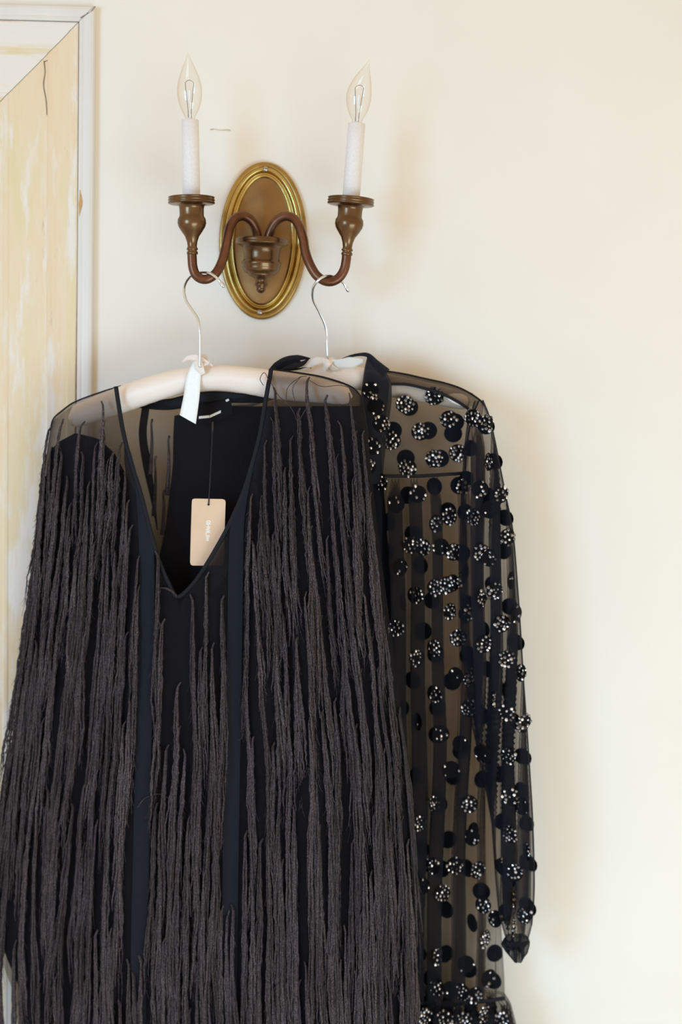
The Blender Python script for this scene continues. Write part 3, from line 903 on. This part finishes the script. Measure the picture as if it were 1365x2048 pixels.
# upright line of small print
yy = 1041.0
for i, (wd, ht) in enumerate(((9.5, 5.2), (9.0, 5.0), (7.6, 4.4), (8.0, 4.6), (9.2, 5.2), (7.0, 4.2), (6.4, 4.0), (5.4, 3.6))):
    x0 = 417.2 - i * 0.25
    bm = MB()
    xa, xb, ya, yb, tk = x0 - wd / 2, x0 + wd / 2, yy, yy + ht, 1.5

    def stroke(a, b_, c, d):
        q = TP.at([a, b_, b_, a], [c, c, d, d]) + np.array((0, -0.00025, 0))
        bm.add(np.concatenate([q, q + np.array((0, 0.0003, 0))]), box((0, 0, 0), (1, 1, 1))[1])
    stroke(xa, xb, ya, ya + tk)
    if i % 3 != 1: stroke(xa, xb, yb - tk, yb)
    if i % 2 == 0: stroke(xa, xa + tk, ya, yb)
    if i % 3 == 0: stroke(xb - tk, xb, ya, yb)
    if i % 4 == 1: stroke((xa + xb) / 2 - tk / 2, (xa + xb) / 2 + tk / 2, ya, yb)
    bm.build('letter', M['print'], card, False)
    yy += ht + 0.9
sp = spline([(421, 848, 0.034), (420.5, 900, 0.022), (419.5, 960, 0.008), (418.3, 998, -0.0006), (417.5, 1009, -0.0006)], 40)
P = TP.at(sp[:, 0], sp[:, 1]); P[:, 1] += sp[:, 2]
st_ = mk('string', *tube(P, 0.0008, 6), M['string'], tagr)
q = TP.at(421, 852)
mk('plastic_loop', *tube(q + np.array((0, 0.031, 0)) + np.array([(0, 0, 0.004), (0, -0.0005, -0.002), (0, 0, -0.010)]), 0.0012, 8), M['crack'], st_)

# ------------------------------------------------------------------ the dotted dress
D2 = empty('dotted_dress', G2.at(660, 1300), 'black sheer net dress with silver sequin dots and long gathered sleeve', 'dress')


def gath(lam, amp, ph, v0, wander=0.9):
    """gathers: the cloth doubles back on itself in upright folds below row v0"""
    def phase(u, v):
        return 2 * PI * u / lam + 1.3 * np.sin(u / 61.0 + ph) + 0.6 * np.sin(u / 23.0 + 2 * ph) + wander * np.sin(v / 210.0 + u / 90.0 + ph) + 0.35 * np.sin(v / 74.0 + u / 40.0) + ph
    return phase


def make_panel2(left, right, B, sign, lam, a_px, b_m, ph, v0, vramp, taper=None, plane=G2, light=0.42, amt=1.0):
    Lf, Rf = ip(left), ip(right)
    phase = gath(lam, 0, ph, v0)

    def am(u, v):
        r = np.clip((v - v0) / vramp, 0, 1)
        s = np.clip((u - Lf(v)) / np.maximum(Rf(v) - Lf(v), 1), 0, 1)
        e = np.clip(np.minimum(u - Lf(v), Rf(v) - u) / 26.0, 0, 1)
        if taper: r = r * taper(s, v)
        return r * e * amt

    def env(u, v):
        s = np.clip((u - Lf(v)) / np.maximum(Rf(v) - Lf(v), 1), 0, 1)
        return sign * B * np.sqrt(np.clip(1 - np.abs(2 * s - 1) ** 3, 0, 1))

    FL = 0.30                      # share of each repeat that lies flat; the rest is folded to and fro

    def depth(u, v):
        return env(u, v) + b_m * am(u, v) * np.cos(phase(u, v))

    def dx(u, v):
        q = np.mod(phase(u, v) / (2 * PI), 1.0)
        flat = lam * light * (1 + 0.45 * np.sin(u / 53.0 + 5 * ph)) * np.interp(v, [1150, 1600], [1.0, 0.55])
        r = np.clip((q - FL) / (1 - FL), 0, 1)
        xl = np.where(q < FL, flat * q / FL, flat + (lam - flat) * (0.5 - 0.5 * np.cos(7 * PI * r)))
        return am(u, v) * (xl - lam * q)
    p = Panel(plane, left, right, depth, dx)
    p.env = Panel(plane, left, right, lambda u, v: env(u, v) + sign * b_m * 0.8)
    return p


S2L = [(545, 742), (500, 772), (420, 806), (352, 838), (344, 930), (330, 1050), (300, 1200), (285, 1500), (280, 2048), (270, 2300)]
S2R = [(770, 740), (830, 752), (900, 768), (945, 786), (968, 806), (966, 860), (945, 950), (945, 1100), (958, 1300), (976, 1500), (990, 1650), (1000, 1800), (1009, 1950), (1011, 1990), (1012, 2300)]
N2L = [(640, 742), (690, 800), (735, 880), (742, 950)]
SEAM_V = 951


def flatdepth(B, sign):
    Lf, Rf = ip(S2L), ip(S2R)

    def f(u, v):
        s = np.clip((u - Lf(v)) / np.maximum(Rf(v) - Lf(v), 1), 0, 1)
        return sign * B * np.sqrt(np.clip(1 - np.abs(2 * s - 1) ** 3, 0, 1)) * np.clip((v - 730) / 40, 0.3, 1) + 0.0006 * np.sin(u / 9.0 + v / 31.0)
    return f


# front yoke, back yoke
YF = Panel(G2, [(742, 740), (735, 800), (730, 951)], [(772, 740), (830, 752), (900, 768), (945, 786), (968, 806), (966, 830), (940, 900), (932, 951)], flatdepth(0.016, -1))
yoke = mk('front_yoke', *YF.mesh(744, 951, 50, 40), M['net'], D2, label='sheer black net yoke')
YB = Panel(G2, [(600, 740), (560, 800), (420, 830), (352, 845), (344, 951)], [(772, 740), (830, 752), (900, 768), (945, 786), (968, 806), (966, 830), (940, 900), (932, 951)], flatdepth(0.014, 1))
yoke_b = mk('back_yoke', *YB.mesh(744, 951, 40, 60), M['net'], D2)
# doubled shoulder piece above the shoulder seam
SH_B = [(783, 768), (815, 769), (850, 777), (885, 788), (915, 803), (938, 818)]
SH_T = [(772, 742), (810, 748), (850, 757), (890, 766), (925, 778), (958, 798)]
ribbon(SH_T, SH_B, 40, M['net'], 'shoulder_piece', D2, Plane(-0.0725, 0), -0.0012, 0.0004)
for pts, r in ((SH_B, 0.0018), (SH_T + [(970, 812)], 0.0011)):
    edge_tube('shoulder_seam', pts, r, Plane(-0.074 if pts is SH_B else -0.066), lambda a, b_: 0 * a, M['binding'], D2, 40)
edge_tube('yoke_seam', [(730, 948), (780, 950), (840, 950), (900, 947), (932, 945)], 0.0022, G2, flatdepth(0.016, -1), M['binding'], D2, 40)
edge_tube('armhole_seam', [(958, 800), (945, 830), (936, 870), (932, 910), (930, 950)], 0.0010, G2, flatdepth(0.016, -1), M['binding'], D2, 30)

side_flat = lambda s, v: np.clip((0.99 - s) * 9, 0.15, 1) * (1 - 0.5 * np.clip((v - 1500) / 200, 0, 1) * np.clip((s - 0.72) * 8, 0, 1))
BFL = [(700, 951), (690, 1200), (690, 2048), (690, 2300)]
BR = [(938, 951), (948, 1100), (958, 1300), (976, 1500), (990, 1650), (1000, 1800), (1009, 1950), (1010, 1992)]
BF = make_panel2(BFL, BR, 0.016, -1, 39.0, 16.0, 0.0065, 0.6, 951, 45, side_flat, G2, 0.37)
body_f = mk('bodice_front', *BF.mesh(951, 1992, 90, 540), M['net_single'], D2, label='gathered sheer net front')
BBL = [(344, 951), (330, 1050), (300, 1200), (285, 1500), (280, 1992)]
BB = make_panel2(BBL, BR, 0.014, 1, 53.0, 20.0, 0.0055, 2.2, 951, 45, side_flat, G2, 0.6, 0.22)
body_b = mk('bodice_back', *BB.mesh(951, 1992, 80, 500), M['net_single'], D2)
# gathered tier below the waist seam
TR = [(1009, 1985), (1022, 2005), (1033, 2048), (1060, 2150), (1085, 2300)]
TF = make_panel2([(690, 1985), (680, 2300)], TR, 0.024, -1, 31.0, 12.0, 0.008, 1.1, 1985, 30)
tier_f = mk('skirt_tier', *TF.mesh(1986, 2300, 40, 460), M['net'], D2)
TB = make_panel2([(280, 1985), (270, 2300)], TR, 0.022, 1, 37.0, 12.0, 0.006, 0.3, 1985, 30)
mk('skirt_tier', *TB.mesh(1986, 2300, 30, 640), M['net'], D2)
edge_tube('waist_seam', [(700, 1996), (780, 1997), (860, 2000), (930, 1994), (1008, 1984)], 0.0026, G2, lambda a, b_: 0 * a - 0.018, M['binding'], D2, 40)
# black slip inside
SL = Panel(G2, [(430, 812), (352, 826), (346, 930), (332, 1050), (300, 1200), (285, 1500), (280, 2290)], [(700, 812), (748, 850), (762, 900), (766, 951), (778, 1100), (788, 1250), (796, 1400), (815, 1500), (828, 1700), (838, 2048), (842, 2290)], lambda u, v: -0.0145 * np.clip((640 - u) / 60, 0, 1) * np.clip((930 - v) / 60, 0, 1) + 0.003 * np.sin(u / 23.0) * np.clip((v - 900) / 200, 0, 1))
mk('slip_lining', *SL.mesh(812, 2290, 80, 60), M['lining'], D2, label='opaque black slip inside the net')

# sleeve
SLL = [(950, 800), (936, 840), (928, 900), (922, 1000), (918, 1150), (924, 1300), (944, 1450), (968, 1560), (984, 1650), (991, 1750), (998, 1830), (1012, 1878)]
SLR = [(966, 800), (978, 830), (988, 870), (1000, 930), (1014, 1000), (1026, 1060), (1034, 1150), (1041, 1250), (1047, 1350), (1054, 1450), (1060, 1540), (1066, 1640), (1069, 1750), (1068, 1800), (1064, 1850), (1056, 1878)]
GS = Plane(-0.080, 0.0)
slv_t = lambda s, v: np.clip((1900 - v) / 90, 0.35, 1)
SF = make_panel2(SLL, SLR, 0.022, -1, 31.0, 13.0, 0.0055, 0.2, 830, 60, slv_t, GS, 0.20)
SBk = make_panel2(SLL, SLR, 0.016, 1, 36.0, 14.0, 0.005, 1.7, 830, 60, slv_t, GS, 0.36, 1.0)
slv = mk('sleeve', *SF.mesh(802, 1878, 100, 400), M['net'], D2, label='long sheer net sleeve with gathers')
slv_b = mk('sleeve', *SBk.mesh(802, 1878, 90, 340), M['net'], D2)
edge_tube('sleeve_seam', SLR[:-1], 0.0009, GS, lambda a, b_: 0 * a, M['binding'], D2, 70)
# gathered cuff: a crumpled frill below the elastic
CU = make_panel2([(1010, 1874), (1002, 1888), (1010, 1900), (1026, 1918)], [(1058, 1874), (1061, 1885), (1056, 1902), (1042, 1918)], 0.016, -1, 14.0, 3.5, 0.004, 0.5, 1870, 8, None, GS)
mk('cuff', *CU.mesh(1874, 1916, 14, 60), M['net_double'], D2, label='crumpled gathered cuff')
CU2 = make_panel2([(1012, 1874), (1006, 1888), (1012, 1898), (1020, 1908)], [(1056, 1874), (1059, 1885), (1050, 1896), (1040, 1908)], 0.012, 1, 15.0, 3.5, 0.004, 1.5, 1870, 8, None, GS)
mk('cuff', *CU2.mesh(1874, 1908, 12, 60), M['net_double'], D2)
edge_tube('cuff_seam', [(1011, 1876), (1030, 1880), (1057, 1874)], 0.0018, GS, lambda a, b_: 0 * a - 0.014, M['binding'], D2, 20)

# open tie collar
CB = Panel(G2, [(735, 709), (730, 740), (724, 790), (716, 850), (716, 965)], [(738, 709), (756, 726), (772, 742), (783, 768), (783, 800), (775, 860), (768, 920), (764, 965)], lambda u, v: -0.0225 + 0.002 * np.sin(u / 8.0 + v / 70.0))
cb = mk('collar_tie', *CB.mesh(709, 965, 60, 16), M['net_double'], D2, label='dark doubled neck tie')
CB2 = Panel(G2, [(735, 711), (728, 740), (722, 790), (714, 850), (712, 965)], [(738, 711), (756, 728), (770, 744), (778, 768), (776, 800), (766, 860), (757, 965)], lambda u, v: -0.0195 + 0.002 * np.cos(u / 7.0 + v / 60.0))
mk('collar_tie', *CB2.mesh(711, 965, 60, 16), M['net_double'], D2)
for pts, wd in ((((684, 718, -0.018), (700, 713, -0.02), (718, 709.5, -0.022), (736, 711, -0.023), (752, 728, -0.023), (772, 746, -0.022)), (2, 5, 6, 9, 16, 20)),
                (((541, 748, -0.010), (556, 733, -0.018), (574, 720, -0.022), (598, 716, -0.022), (622, 717, -0.020)), (14, 18, 13, 12, 2)),
                (((545, 745, -0.012), (566, 736, -0.021), (586, 731, -0.024), (606, 727, -0.024), (620, 717, -0.022)), (6, 16, 17, 10, 2)),
                (((570, 739, -0.016), (590, 739, -0.018), (608, 736, -0.018), (624, 736, -0.018)), (5, 4, 3, 2)),
                (((556, 738, -0.02), (570, 728, -0.026), (590, 722, -0.026), (603, 724, -0.025)), (8, 10, 8, 4))):
    bow_loop(pts, wd, G2, M['net_double'], 'collar_tie', D2)

# ---- sequin dots
an = np.linspace(0, 2 * PI, 7, endpoint=False)
DOME_V = np.concatenate([np.stack([np.cos(an), np.sin(an), 0 * an], 1), np.stack([0.72 * np.cos(an + .4), 0.72 * np.sin(an + .4), 0 * an + 0.48], 1), [[0, 0, 0.72]]])
DOME_F = np.array([[i, (i + 1) % 7, 7 + (i + 1) % 7, 7 + i] for i in range(7)]).tolist() + [[7 + i, 7 + (i + 1) % 7, 14] for i in range(7)]


def dot(pan, u0, v0, r_px, parent, outward, beads=True, fill=1.0, yaw=None):
    """a round cloth dot laid on the folded sheet, its face set with sequins"""
    R = r_px * PX
    us = np.linspace(u0 - 3.2 * r_px, u0 + 3.2 * r_px, 161)
    line = pan.surf(us, np.full(161, float(v0)))
    seg = np.r_[0, np.cumsum(np.linalg.norm(np.diff(line, axis=0), axis=1))]
    seg -= np.interp(u0, us, seg)

    def place(a, b, h):
        if yaw is not None:
            c_, s_ = math.cos(yaw), math.sin(yaw)
            p = pan.surf(u0 + a * c_ / PX, v0 - b / PX)
            p[..., 1] += a * s_
            n = np.broadcast_to(np.array((s_, -c_, 0.0)) * (1 if outward < 0 else -1), p.shape)
            return p + n * np.asarray(h)[..., None], n, np.broadcast_to(np.array((c_, s_, 0.0)), p.shape)
        u = np.interp(a, seg, us); v = v0 - b / PX
        p = pan.surf(u, v)
        e = 0.6
        du = pan.surf(u + e, v) - pan.surf(u - e, v); dv = pan.surf(u, v + e) - pan.surf(u, v - e)
        n = np.cross(du, dv); n /= np.linalg.norm(n, axis=-1)[..., None] + 1e-12
        sg = -1.0 if outward < 0 else 1.0     # towards the room for a front sheet
        n = n * sg
        return p + n * np.asarray(h)[..., None], n, du / (np.linalg.norm(du, axis=-1)[..., None] + 1e-12)

    rr = [0.0] + [0.5] * 10 + [1.0] * 16
    th = [0.0] + list(np.linspace(0, 2 * PI, 10, endpoint=False)) + list(np.linspace(0, 2 * PI, 16, endpoint=False))
    a = np.array([q * math.cos(t) for q, t in zip(rr, th)]) * R; b = np.array([q * math.sin(t) for q, t in zip(rr, th)]) * R
    p, n, _ = place(a, b, np.full(27, 0.0007))
    F = [[0, 1 + i, 1 + (i + 1) % 10] for i in range(10)]
    i = j = 0
    while i < 10 or j < 16:
        if j >= 16 or (i < 10 and (i + 1) / 10 <= (j + 1) / 16 + 1e-9):
            F.append([1 + i % 10, 11 + j % 16, 1 + (i + 1) % 10]); i += 1
        else:
            F.append([1 + i % 10, 11 + j % 16, 11 + (j + 1) % 16]); j += 1
    o = mk('sequin_dot', p, F, M['dot'], parent)
    if beads:
        pts = []
        for _ in range(300):
            q = math.sqrt(random.random()) * 0.93; t = random.uniform(0, 6.283)
            x, y = q * math.cos(t), q * math.sin(t)
            if all((x - c) ** 2 + (y - d) ** 2 > 0.36 ** 2 for c, d in pts):
                pts.append((x, y))
            if len(pts) >= 26: break
        pts = [p_ for p_ in pts if random.random() < fill]
        if not pts:
            return o
        pts = np.array(pts) * R
        p, n, t1 = place(pts[:, 0], pts[:, 1], np.full(len(pts), 0.0008))
        t2 = np.cross(n, t1)
        mb = MB()
        for k in range(len(pts)):
            nn = n[k] + rng.normal(0, 0.34, 3); nn /= np.linalg.norm(nn)
            a1 = np.cross(nn, t2[k]); a1 /= np.linalg.norm(a1) + 1e-9
            a2 = np.cross(nn, a1)
            q = 0.0026 * random.uniform(0.7, 1.15)
            mb.add(p[k] + q * (DOME_V[:, :1] * a1 + DOME_V[:, 1:2] * a2 + DOME_V[:, 2:] * nn), DOME_F)
        V = np.concatenate(mb.v)
        me = o.data
        # sequins join the cloth disc as its sparkling face
        nb = len(me.vertices)
        W = V - world_of(parent)
        allv = [tuple(vv.co) for vv in me.vertices] + W.tolist()
        allf = [list(pp.vertices) for pp in me.polygons]
        nf = len(allf)
        allf += [[i_ + nb for i_ in q_] for q_ in mb.f]
        me.clear_geometry()
        me.from_pydata(allv, [], allf)
        me.materials.append(M['sequin'])
        me.polygons.foreach_set('material_index', [0] * nf + [1] * (len(allf) - nf))
        me.polygons.foreach_set('use_smooth', [True] * len(allf))
        me.update()
    return o


for (x, y) in ((810, 808), (868, 792), (840, 862), (783, 880), (868, 916), (815, 935), (897, 838), (915, 905)):
    dot(YF, x, y, 18, yoke, -1)
for (x, y) in ((740, 780), (752, 812), (762, 846), (744, 890), (735, 930)):
    dot(CB, x, y, 17, cb, -1, fill=0.55)
for (x, y) in ((820, 815), (858, 862), (787, 862), (813, 918), (882, 918), (908, 868), (912, 845), (640, 880), (470, 905), (455, 945), (385, 955), (410, 870), (440, 985)):
    dot(YB, x, y, 18, yoke_b, 1 if x > 700 else -1, beads=x < 700, fill=0.35)
def lit():
    return random.uniform(0.75, 1.0) if random.random() < 0.68 else random.uniform(0.1, 0.4)


def turn(k=0.5):
    return max(-1.25, min(1.25, random.gauss(0, k)))


FRONT = [(762, 962), (792, 1005), (835, 985), (870, 1043), (897, 1030), (925, 970), (800, 1130), (830, 1185), (870, 1170), (893, 1165), (920, 1155), (940, 1220), (897, 1218), (832, 1310), (868, 1290), (910, 1345), (937, 1350), (835, 1435), (937, 1410),
         (900, 1530), (868, 1595), (937, 1600), (942, 1665), (863, 1720), (908, 1720), (953, 1730), (883, 1775), (965, 1800), (968, 1868), (872, 1900), (930, 1915), (872, 1960), (898, 1965), (922, 1970), (947, 1978), (839, 1635), (842, 1760), (845, 1090), (880, 1090), (790, 1250),
         (880, 1460), (960, 1500), (820, 1085), (905, 1100), (868, 1380), (915, 1270), (920, 1480), (975, 1945), (990, 1830)]
for (x, y) in FRONT:
    dot(BF.env, x, y, 17.5, body_f, -1, fill=lit(), yaw=turn())
for (x, y) in ((848, 2010), (887, 2015), (925, 2020), (965, 2010), (1000, 2025), (905, 2042), (870, 2045)):
    dot(TF.env, x, y, 17, tier_f, -1, yaw=turn())
for (x, y) in ((957, 975), (944, 1030), (970, 845), (945, 835), (975, 920), (975, 1015), (975, 1110), (1012, 1070), (1018, 1155), (1030, 1225), (1000, 1240), (985, 1175), (960, 1100), (965, 1280), (1010, 1310), (1040, 1340), (985, 1390), (1010, 1415), (1045, 1440), (965, 1500), (1013, 1500), (1015, 1580), (1040, 1600),
               (1015, 1655), (1050, 1690), (1025, 1730), (1000, 1720), (1022, 1785), (1045, 1815), (1022, 1840), (960, 1190), (1000, 985)):
    dot(SF.env, x, y, 17.5, slv, -1, fill=lit(), yaw=turn(0.75))
# dots of the far side seen from behind: plain black
pts = []
for _ in range(4000):
    y = random.uniform(970, 1970); x = random.uniform(770, 995)
    if x < ip(BR)(y) - 14 and all(((x - a) / 50) ** 2 + ((y - b_) / 54) ** 2 > 1 for a, b_ in pts):
        pts.append((x, y))
for (x, y) in pts:
    dot(BB.env, x, y, 18, body_b, 1, beads=False, yaw=turn())
pts = []
for _ in range(3000):
    y = random.uniform(850, 1850); l, r_ = float(ip(SLL)(y)), float(ip(SLR)(y))
    x = random.uniform(l + 10, r_ - 8)
    if all(((x - a) / 44) ** 2 + ((y - b_) / 62) ** 2 > 1 for a, b_ in pts):
        pts.append((x, y))
for (x, y) in pts:
    dot(SBk.env, x, y, 17, slv_b, 1, beads=False, yaw=turn())
